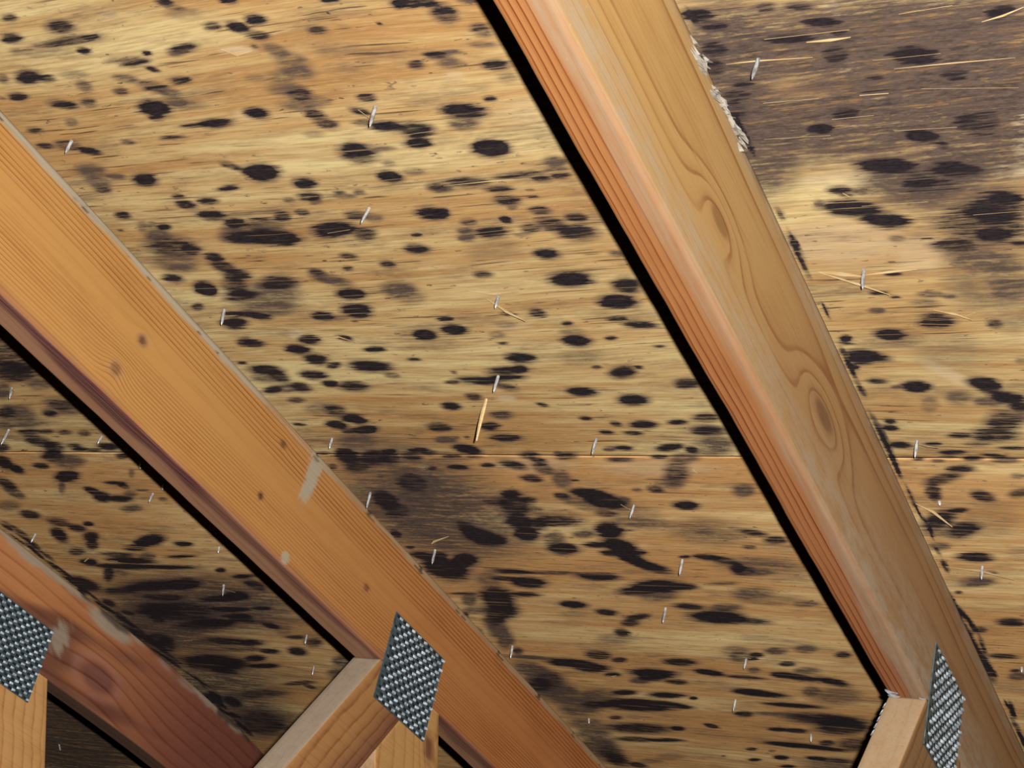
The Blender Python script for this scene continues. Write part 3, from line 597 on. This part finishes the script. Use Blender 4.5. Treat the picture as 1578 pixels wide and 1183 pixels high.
def C3(c, shape):
    return np.ones(shape + (3,)) * np.array(c)
def lerp(a, b, f):
    return a + (np.array(b) - a) * np.clip(f, 0, 1)[..., None]
def ell(T, Y, t0, y0, a, b, ang=0):
    c, s = math.cos(math.radians(ang)), math.sin(math.radians(ang))
    p, q = T - t0, Y - y0
    return np.sqrt(((p * c + q * s) / a) ** 2 + ((-p * s + q * c) / b) ** 2)
def knots(col, ring, amp, T, N, mask, lst):
    for t0, n0, a, b, dk, core in lst:
        d = ell(T, N, t0, n0, a, b)
        ring = ring + mask * dk * np.exp(-(d / 2.4) ** 2)
        amp = np.where(mask > 0, np.maximum(amp, .75 * np.exp(-(d / 2.0) ** 2)), amp)
        col = lerp(col, core, mask * (1 - sstep(.55, 1.15, d)) * .85)
        ringd = np.exp(-((d - 1.15) / .22) ** 2)
        col = lerp(col, np.array(core) * 1.6 + .05, mask * ringd * .45)
    return col, ring, amp

def style_right(X, Y, T):
    N, sh = -Y, X.shape
    bottom = (Y < -D + .0042) & (X < W - .0005) ; side = (X > W - .0042) & ~bottom
    bf, sf = bottom * 1.0, side * 1.0
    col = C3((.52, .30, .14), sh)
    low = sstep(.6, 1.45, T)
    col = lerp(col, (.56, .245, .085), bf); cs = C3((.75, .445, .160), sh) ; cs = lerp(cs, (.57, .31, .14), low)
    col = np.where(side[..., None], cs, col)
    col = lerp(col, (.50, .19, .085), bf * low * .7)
    fx = X / W
    wav = .03 * sines(T, 11, 3, 4)
    ring = np.where(bottom, (fx + wav * .3) * 6.6, 0.0)
    amp = np.where(bottom, .95 * sstep(.02, .10, fx) * (1 - sstep(.62, .74, fx)), 0.0)
    tt = N / D + .10 * np.sin(T * 2.6 + .8) + .04 * sines(T, 12, 3, 5)
    ring = np.where(side, 2.4 * tt + 9 * (tt - .45) ** 2 * 2, ring)
    amp = np.where(side, .42 + .25 * sstep(.5, .2, np.abs(tt - .35)), amp)
    KN = [(.8556, .0753, .022, .0075, 2.6, (.40, .20, .07)), (1.114, .0673, .030, .0095, 3.6, (.28, .12, .05))]
    col, ring, amp = knots(col, ring, amp, T, N, sf, KN)
    # worn, dusty arris between underside and side
    arc = np.where(bottom, X - W, np.where(side, D - N, -1.0))
    arc = np.where(X < .001, -1, arc)
    w2 = .006 * sines(T, 5, 4, 6)
    dust = sstep(-.017, -.009, arc + w2) * (1 - sstep(.016, .042, arc + w2 * 1.5))
    dust = np.where(bottom | side, dust, 0) * (.75 + .25 * np.sin(T * 5))
    bd = bottom * np.clip(dust * (.85 + .5 * sines(T * 3 + X * 120, 15, 4, 7)), 0, 1)
    col = lerp(col, (.50, .365, .24), bd * .85)
    dust = np.maximum(dust, side * .55 * sstep(.9, 1.5, T) * sstep(.045, .09, N))
    dust = np.maximum(dust, side * .55 * (1 - sstep(.004, .022, N + .006 * sines(T, 8, 4, 9))))
    # dark ragged band along the top arris
    arris_dark = side * (1 - sstep(.0, .006, N + .003 * sines(T, 9, 5, 20) - .001))
    col = lerp(col, (.10, .075, .06), arris_dark * .75)
    return {'tone': col, 'ring': ring, 'ringamp': amp * (1 - .8 * np.clip(dust, 0, 1)), 'dust': np.clip(dust, 0, 1) * np.where(bottom, .25, 1.0)}

def style_middle(X, Y, T):
    N, sh = -Y, X.shape
    bottom = (Y < -D + .0032) & (X < W - .0005); side = (X > W - .0032) & ~bottom
    bf, sf = bottom * 1.0, side * 1.0
    col = C3((.50, .26, .095), sh)
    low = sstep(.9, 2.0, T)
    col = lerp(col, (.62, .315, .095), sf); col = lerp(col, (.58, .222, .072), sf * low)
    tt = N / D + .03 * np.sin(T * 2.1 + .5) + .02 * sines(T, 21, 3, 5)
    ring = 26 * np.minimum(tt, .36) + 6 * np.clip(tt - .36, 0, .2) + 34 * np.clip(tt - .56, 0, 1)
    ring = np.where(side, ring, X / W * 2.2 + .5 * sines(T, 22, 3, 3))
    amp = np.where(side, .75 * (1 - sstep(.27, .40, tt)) + .12 + .58 * sstep(.50, .66, tt) * (1 - .4 * sstep(.8, 1.0, tt)), .25)
    amp = np.where(side, amp * (1 + .25 * low), amp)
    KN = [(.992, .0597, .0062, .0048, .5, (.13, .06, .04)), (.9765, .1017, .0085, .0065, 2.2, (.30, .15, .07)),
          (1.223, .0887, .0045, .0036, .3, (.02, .012, .01)), (1.2278, .0246, .006, .004, .4, (.16, .08, .03)),
          (1.444, .0762, .006, .004, .4, (.25, .10, .05))]
    col, ring, amp = knots(col, ring, amp, T, N, sf, KN)
    # underside: purple-brown staining along the arris
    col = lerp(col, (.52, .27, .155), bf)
    q = (X / W) + .20 * sines(T, 23, 4, 9)
    pur = bf * sstep(.46, .70, q) * (.7 + .3 * sstep(-.1, .4, sines(T, 24, 3, 6)))
    col = lerp(col, (.135, .042, .055), pur * np.clip(.8 + .4 * sines(T * 2 + X * 200, 29, 4, 9), 0, 1))
    rim = side * sstep(D - .010, D - .001, N + .004 * sines(T, 25, 4, 9))
    col = lerp(col, (.36, .15, .085), rim * .6)
    # dusty strip where the face meets the plywood, two grey smears
    strip = side * (1 - sstep(.0065, .0105, N + .0020 * sines(T, 26, 5, 25)))
    strip = strip * (1 - .55 * sstep(1.15, 1.22, T) * (1 - sstep(1.27, 1.3, T)))
    grey = strip
    d = ell(T, N, 1.2895, .026, .013, .036, 0)
    grey = np.maximum(grey, side * (1 - sstep(.75, 1.1, d + .30 * sines(T * 9 + N * 4, 27, 5, 30))))
    d = ell(T, N, 1.293, .1205, .008, .007); grey = np.maximum(grey, side * (1 - sstep(.75, 1.1, d)))
    tan_ = sstep(1.29, 1.33, T)[..., None]
    col = lerp(col, np.array((.50, .45, .34)) * (1 - tan_) + np.array((.50, .35, .20)) * tan_, grey * .85)
    speck = side * strip * sstep(.62, .78, sines(T, 28, 4, 55) + .3 * sines(N, 30, 2, 900))
    col = lerp(col, (.04, .03, .025), speck * .8)
    return {'tone': col, 'ring': ring, 'ringamp': amp * (1 - grey * .9), 'dust': np.zeros(sh)}

def style_left(X, Y, T):
    N, sh = -Y, X.shape
    bottom = (Y < -D + .0032) & (X < W - .0005); side = (X > W - .0032) & ~bottom
    bf, sf = bottom * 1.0, side * 1.0
    col = C3((.42, .19, .085), sh)
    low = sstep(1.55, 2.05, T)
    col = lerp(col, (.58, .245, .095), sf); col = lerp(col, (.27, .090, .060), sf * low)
    bl = sines(T, 31, 4, 6) + 1.1 * sines(N * 40 + T * 6, 32, 3, 1)
    col = lerp(col, (.12, .042, .040), sf * sstep(.1, 1.0, bl + .8 * sstep(.05, .12, N) - .1) * .75)
    tt = N / D + .10 * np.sin(T * 5 + 1) + .05 * sines(T, 33, 3, 6)
    ring = np.where(side, 7 * tt, X / W * 2); amp = np.where(side, .5, .3)
    col, ring, amp = knots(col, ring, amp, T, N, sf, [(1.75, .085, .045, .022, 1.2, (.22, .085, .07))])
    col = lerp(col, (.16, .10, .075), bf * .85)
    d = ell(T, N, 1.652, .072, .020, .024); grey = sf * (1 - sstep(.5, 1.25, d + .35 * sines(T * 7 - N * 11, 35, 4, 25)))
    lump = sf * (1 - sstep(.006, .013, N + .006 * sines(T, 36, 5, 18))) * sstep(-.3, .3, sines(T, 37, 4, 14) + .25)
    lump = np.maximum(lump, sf * (1 - sstep(.7, 1.2, ell(T, N, 1.735, .012, .055, .013))))
    col = lerp(col, (.43, .36, .27), np.maximum(grey * .75, lump * .85))
    gap = sf * (1 - sstep(.004, .010, N + .004 * sines(T, 38, 5, 22))) * sstep(.1, .5, sines(T, 39, 4, 17))
    col = lerp(col, (.05, .035, .03), gap * .8)
    return {'tone': col, 'ring': ring, 'ringamp': amp * (1 - np.clip(lump + grey, 0, 1) * .8), 'dust': np.zeros(sh)}

def style_web(c_side, c_edge, seed, nring, amp_s, kn=(), low=None):
    def f(X, Y, T, w, th):
        # X across the width 0..w, Y through the thickness (0 = face seen), T along
        sh = X.shape
        facing = Y > -.001
        edge = ~facing
        col = np.where(facing[..., None], C3(c_side, sh), C3(c_edge, sh))
        tt = X / w + .05 * sines(T, seed, 3, 4)
        ring = np.where(facing, nring * tt + 2 * (tt - .5) ** 2, 3.0 * Y / th + .3 * sines(T, seed + 1, 3, 5))
        amp = np.where(facing, amp_s, .12)
        col, ring, amp = knots(col, ring, amp, T, X, facing * 1.0, kn)
        dust = np.where(edge & (X < .004), .35, 0.0)
        if low: col = lerp(col, low, facing * sstep(.25, .95, X / w + .25 * sines(T, seed + 2, 3, 9)) * .8)
        return {'tone': col, 'ring': ring, 'ringamp': amp, 'dust': dust}
    return f

def web_section(w, th, nw, kinks=()):
    """x across 0..w, y 0 (face seen) .. -th"""
    r = .0012
    xs = sorted(set(list(np.linspace(r, w - r, nw)) + list(kinks)))
    pts = [(x, 0.0) for x in xs] + [(w - r * .3, -r * .3)]
    pts += [(w, -r - (th - 2 * r) * i / 6) for i in range(7)]
    pts += [(w - r * .3, -th + r * .3)]
    pts += [(x, -th) for x in xs[::-1]] + [(r * .3, -th + r * .3)]
    pts += [(0.0, -th + r + (th - 2 * r) * i / 6) for i in range(7)] + [(r * .3, -r * .3)]
    return np.array(pts)

V0 = -0.25   # the trusses' local origin: left edge of the rafter, v = 0, on the sheathing
def web(name, parent, w, th, P0, dirv, acr, start, length, style, nw=16, kinks=()):
    per = web_section(w, th, nw, kinks)
    ss = np.concatenate([np.linspace(0, .35, 110), np.linspace(.36, length, 30)])
    def place(X, Y, T):
        s0 = start(X); s = s0 + T * (1 - s0 / length * 0)
        v = P0[0] + X * acr[0] + s * dirv[0]; n = P0[1] + X * acr[1] + s * dirv[1]
        return W + Y, v, -n
    return beam(name, per, ss, place, lambda X, Y, T: style(X, Y, T, w, th), parent)

DD, DA = (-.5206, .8538), (.8538, .5206)          # diagonal: direction and across, in (v, n)
PD, PA = (math.sin(PITCH), math.cos(PITCH)), (math.cos(PITCH), -math.sin(PITCH))   # upright
def start_diag(x): return -.6097 * x + .0006
C_L, C_K = 1.2325, None
def start_post(x):
    c = C_L + x
    # right part: cut along the rafter's underside; left part: cut along the diagonal's lower edge
    sa = (c + SP_ * D) / CP * SP_ + D * CP
    vk, nk = 1.6100, D
    e = (vk * PA[0] + nk * PA[1]); rate = DD[0] * PA[0] + DD[1] * PA[1]; along = DD[0] * PD[0] + DD[1] * PD[1]
    t = np.clip((c - e) / rate, 0, None)
    sb = (vk * PD[0] + nk * PD[1]) + t * along
    return np.where(c > e, sa, sb) + .0007
KINK = 1.6100 * PA[0] + D * PA[1] - C_L

def nail_plate(parent):
    """galvanised connector plate with staggered punched slots"""
    A, B, th = .124, .1005, .0012
    v0, n0 = 1.5115, .0710
    cols, rows = 8, 17
    pv, pn = A / cols, B / rows
    bm = bmesh.new(); slots = bmesh.new(); lips = bmesh.new()
    def P(a, b, z): return (W + z + .0004, v0 + a + .075 * b, -(n0 + b))
    def quad(m, *pts):
        m.faces.new([m.verts.new(P(*q)) for q in pts])
    def lip(a, b, la, lb, z0, z1):
        # tooth shoulder: a little ramp, high at the +a end
        x = [(a, b, z0), (a + la, b, z0), (a + la, b + lb, z0), (a, b + lb, z0),
             (a + la * .55, b + lb * .1, z1 * .8), (a + la, b + lb * .15, z1), (a + la, b + lb * .85, z1), (a + la * .55, b + lb * .9, z1 * .8)]
        vs = [lips.verts.new(P(*q)) for q in x]
        for f in ((0, 4, 7, 3), (4, 5, 6, 7), (1, 2, 6, 5), (0, 1, 5, 4), (3, 7, 6, 2), (0, 3, 2, 1)):
            lips.faces.new([vs[i] for i in f])
    r = random.Random(3)
    for j in range(rows):
        off = pv * .5 * (j % 2)
        b0 = j * pn
        cells = [(off + i * pv, off + (i + 1) * pv) for i in range(cols - (1 if off else 0))]
        if off:
            quad(bm, (0, b0, th), (off, b0, th), (off, b0 + pn, th), (0, b0 + pn, th))
            quad(bm, (A - off, b0, th), (A, b0, th), (A, b0 + pn, th), (A - off, b0 + pn, th))
        for a0, a1 in cells:
            s0, s1 = a0 + pv * .20, a0 + pv * .72; t0, t1 = b0 + pn * .22, b0 + pn * .80
            o = [(a0, b0), (a1, b0), (a1, b0 + pn), (a0, b0 + pn)]; i_ = [(s0, t0), (s1, t0), (s1, t1), (s0, t1)]
            for e in range(4):
                f = (e + 1) % 4
                quad(bm, (*o[e], th), (*o[f], th), (*i_[f], th), (*i_[e], th))
                quad(bm, (*i_[e], th), (*i_[f], th), (*i_[f], .0002), (*i_[e], .0002))
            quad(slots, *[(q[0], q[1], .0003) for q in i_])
            lip(s1 - pv * .06, t0 + pn * .02, pv * .30, (t1 - t0) * .92, th * .6, th + .0020 * r.uniform(.45, 1.3))
    for a, b in (((0, 0), (A, 0)), ((A, 0), (A, B)), ((A, B), (0, B)), ((0, B), (0, 0))):
        quad(bm, (*a, 0), (*b, 0), (*b, th), (*a, th))
    quad(bm, (0, 0, 0), (0, B, 0), (A, B, 0), (A, 0, 0))
    bmesh.ops.remove_doubles(bm, verts=bm.verts, dist=1e-6)
    o = bm_obj('nail_plate', bm, M_PLATE, parent)
    o['label'] = 'galvanised steel connector plate'
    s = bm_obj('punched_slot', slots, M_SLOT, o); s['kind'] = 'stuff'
    l = bm_obj('tooth_shoulder', lips, M_LIP, o); l['kind'] = 'stuff'
    return o

def sliver(bm, pts, w, thick):
    """tapered splinter through pts (3D), triangular section"""
    rings = []
    n = len(pts)
    pts = [Vector(q) for q in pts]
    for i, q in enumerate(pts):
        t = (pts[min(i + 1, n - 1)] - pts[max(i - 1, 0)]).normalized()
        k = (.25 if i in (0, n - 1) else 1.0)
        up = Vector((0, 0, -1)); sd = t.cross(up)
        if sd.length < .2: sd = t.cross(Vector((1, 0, 0)))
        sd.normalize(); up = sd.cross(t)
        rings.append([bm.verts.new(q + sd * (w * .5 * k)), bm.verts.new(q - sd * (w * .5 * k)), bm.verts.new(q - up * (thick * k))])
    for a, b in zip(rings, rings[1:]):
        for e in range(3):
            bm.faces.new((a[e], a[(e + 1) % 3], b[(e + 1) % 3], b[e]))
    bm.faces.new(rings[0]); bm.faces.new(rings[-1][::-1])

def truss(u, label, style, bow, webs, rr):
    t = empty('roof_truss', u, 0, 0, label, 'truss', 'roof trusses')
    fine = axis(V0, 2.75, .45, 2.3, .0032, .03)
    per = perimeter(W, D, 22, 60, rr)
    def place(X, Y, T):
        b = bow * np.clip(T - 1.75, 0, 1) ** 2
        chip = .0007 * sines(T, 41, 5, 14) * (Y < -D * .5)
        return X + b + chip * (X < W * .5), T, np.minimum(Y - .0007, -.0007)
    rafter = beam('rafter', per, fine, place, style, t)
    d = web('diagonal_web', t, .083, W, (1.513, D), DD, DA, start_diag, 1.0, webs[0])
    p = web('upright_web', t, .1372, W, (C_L * PA[0], C_L * PA[1]), PD, PA, start_post, 1.75 - .0, webs[1], 22, (KINK,))
    nail_plate(t)
    return t, rafter, d

WEB_R = (style_web((.50, .28, .125), (.66, .43, .235), 51, 5, .45), style_web((.60, .34, .14), (.50, .28, .13), 54, 7, .4))
WEB_M = (style_web((.50, .245, .09), (.50, .385, .285), 57, 5, .55, (), (.20, .075, .05)),
         style_web((.66, .36, .13), (.45, .24, .10), 60, 6, .4, [(.050, .113, .017, .009, 1.2, (.17, .06, .03))]))
WEB_L = (style_web((.40, .19, .08), (.45, .32, .22), 63, 5, .5), style_web((.74, .40, .15), (.45, .24, .10), 66, 7, .45))

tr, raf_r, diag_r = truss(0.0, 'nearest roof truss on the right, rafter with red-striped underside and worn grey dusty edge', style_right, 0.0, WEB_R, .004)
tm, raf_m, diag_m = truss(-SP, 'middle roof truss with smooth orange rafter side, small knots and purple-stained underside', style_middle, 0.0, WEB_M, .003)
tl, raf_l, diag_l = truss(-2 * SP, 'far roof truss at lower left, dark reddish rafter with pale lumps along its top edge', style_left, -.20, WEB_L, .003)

# torn pale wood along the top edge of the right rafter
bm = bmesh.new(); r = random.Random(5)
for a, b, k in ((.747, .772, 9), (.790, .852, 24)):
    for i in range(k):
        v = r.uniform(a, b); n = r.uniform(.001, .012) * (1.15 if v < .8 else .8); L = r.uniform(.008, .02)
        x = W + r.uniform(0, .0016)
        sliver(bm, [(x, v, -n), (x + r.uniform(0.0004, .0022), v + L * .5, -n + r.uniform(-.002, .002)), (x + r.uniform(.0, .0035), v + L, -max(.0008, n - r.uniform(0, .004)))], r.uniform(.002, .0042), .0014)
o = bm_obj('torn_edge', bm, M_PALE, raf_r); o['label'] = 'ragged pale torn wood fibre'
# frayed blue-grey fibres at the joint of the right diagonal
bm = bmesh.new(); r = random.Random(9)
SH = [((0.0008, 1.4968), (.0116, 1.5037)), ((.0005, 1.512), (.0106, 1.513)), ((.0002, 1.5105), (.0125, 1.5095)), ((.0015, 1.506), (.009, 1.508)),
      ((.0297, 1.5115), (.0365, 1.512)), ((.0266, 1.516), (.0368, 1.5165)), ((.0003, 1.500), (.006, 1.5035)), ((.001, 1.514), (.008, 1.5165))]
for a, b in SH:
    for i in range(2):
        j = lambda: r.uniform(-.0012, .0012)
        sliver(bm, [(a[0] + j() * .2, a[1] + j(), -D - .001), ((a[0] + b[0]) / 2, (a[1] + b[1]) / 2 + j(), -D - .0025), (b[0], b[1] + j(), -D - .0012)], .0022, .0012)
for i in range(5):
    s = .012 + .011 * i
    v, n = 1.513 + DD[0] * s, D + DD[1] * s
    sliver(bm, [(.0004, v, -n), (-.0016, v + .003, -n - .002), (-.0006, v - .004, -n - .007)], .0022, .001)
o = bm_obj('frayed_fibre', bm, M_COOL, diag_r); o['label'] = 'frayed blue-grey fibres at the cut end'

# ------------------------------------------------------------------ splinters lifted from the plywood
for pts, w in SPLINTERS:
    so, u0, v0 = sheet_at(pts[0][0], pts[0][1])
    dr = .0003 if pts[0][1] > SEAM_V else 0
    bm = bmesh.new()
    w = w * (1.5 if w > .0016 else 1.0)
    sliver(bm, [(q[0] - u0, q[1] - v0, -q[2] * 1.25 - dr - .0006) for q in pts], w, min(w, .0018) * .5)
    bm_obj('splinter', bm, M_SPL, so)
# one long sliver hanging straight down out of the sheathing
so, u0, v0 = sheet_at(-.3236, 1.186)
bm = bmesh.new()
rings = []
for x, z, hw in ((-.3236, .001, .0011), (-.3231, -.014, .0018), (-.3220, -.030, .0015), (-.3204, -.0468, .0007)):
    rings.append([bm.verts.new((x - u0 + dx * hw, 1.1862 - v0 + dy * hw * .7, z)) for dx, dy in ((-1, -.4), (.3, -1), (1, .4), (-.3, 1))])
for a, b in zip(rings, rings[1:]):
    for i in range(4): bm.faces.new((a[i], a[(i + 1) % 4], b[(i + 1) % 4], b[i]))
bm.faces.new(rings[0]); bm.faces.new(rings[-1])
o = bm_obj('splinter', bm, M_SPL, so); o['label'] = 'long pale sliver hanging down from the plywood'

# ------------------------------------------------------------------ roofing nails poking through
def nail_mesh(du, L):
    bm = bmesh.new()
    R, k = .00155, 10
    rings = []
    tipn = min(.0065, L * .45)
    for f, rad in ((-.002, R), (0, R), (L - tipn, R), (L - tipn * .45, R * .72), (L, R * .08)):
        rings.append([bm.verts.new((du * f / L + rad * math.cos(6.2832 * i / k), rad * math.sin(6.2832 * i / k), -f)) for i in range(k)])
    for a, b in zip(rings, rings[1:]):
        for i in range(k): bm.faces.new((a[i], a[(i + 1) % k], b[(i + 1) % k], b[i]))
    bm.faces.new(rings[0]); bm.faces.new(rings[-1])
    return bm

NAIL_LABELS = [
    'roofing nail point with a thin pale splinter, among dark spots at upper middle',
    'roofing nail point just above the middle rafter in the upper left corner',
    'roofing nail point between two big black blots, below the upper-middle nail',
    'roofing nail point beside the middle rafter, below a large mould patch at left',
    'short roofing nail with an orange splinter across it, at the centre of the middle bay',
    'roofing nail point piercing a double black blot, right above the long hanging sliver',
    'small roofing nail point close to the grey smear on the middle rafter',
    'roofing nail point at the tip of a dark brown mould wedge beside the middle rafter',
    'bright roofing nail point in black mould above the middle connector plate, by the rafter',
    'roofing nail point on clean brown wood near the sheet joint, right of the hanging sliver',
    'roofing nail point with a pale splinter at the end of a thick black streak',
    'roofing nail point under a curved black streak, left of the right rafter',
    'roofing nail point on bare brown wood between two long black blots at lower middle',
    'dull roofing nail point in faint grey mould, lower middle bay near the right rafter',
    'roofing nail point on an orange scratched strip, near the bottom right of the middle bay',
    'lowest dim roofing nail near the right truss diagonal, above a long thin streak',
    'roofing nail point against the middle rafter, right of its connector plate',
    'tiny short nail tip in brown mould at the bottom of the middle bay',
    'topmost rusty roofing nail in the greyed sheet right of the right rafter',
    'dark roofing nail with crossed splinters, right of the right rafter, below the grey mould',
    'dark roofing nail with a pale splinter at its top, right of the right rafter',
    'roofing nail crossed by a wide fan of orange splinters, lower right',
    'nail tip barely showing behind a curved splinter, right of the right rafter',
    'nail tip cut by the right edge of the photo',
    'bent-looking bright nail with a hooked splinter at the left edge of the photo',
    'long slanted nail at the left edge of the photo, below the hooked one',
    'slanted nail at left close to the shadow of the middle rafter, beside a black blot',
    'half-shaded nail inside the shadow edge of the middle rafter, upper of two',
    'bright slanted nail left of the middle rafter shadow, beside an L-shaped blot',
    'lower nail hidden in the shadow edge of the middle rafter',
    'small bright nail touching the middle rafter shadow, above two thin black streaks',
    'thin nail with a bright tip over a wide black streak in the left bay',
    'nail point near the lower end of the middle rafter shadow, left bay',
    'lowest nail of the left bay, just above the pale diagonal web',
    'nail point at the top edge of the far left rafter',
    'dim nail behind the far left rafter, at the bottom left corner']
for i, (u, v, du, L) in enumerate(NAILS):
    L = max(L, .004)
    o = bm_obj('roofing_nail', nail_mesh(du, L), M_NAIL, None, True)
    dr = .0003 if v > SEAM_V else 0
    o.matrix_world = ROOF @ Matrix.Translation((u, v, -dr))
    o['label'] = NAIL_LABELS[i]; o['category'] = 'nail'; o['group'] = 'roofing nails through the plywood'
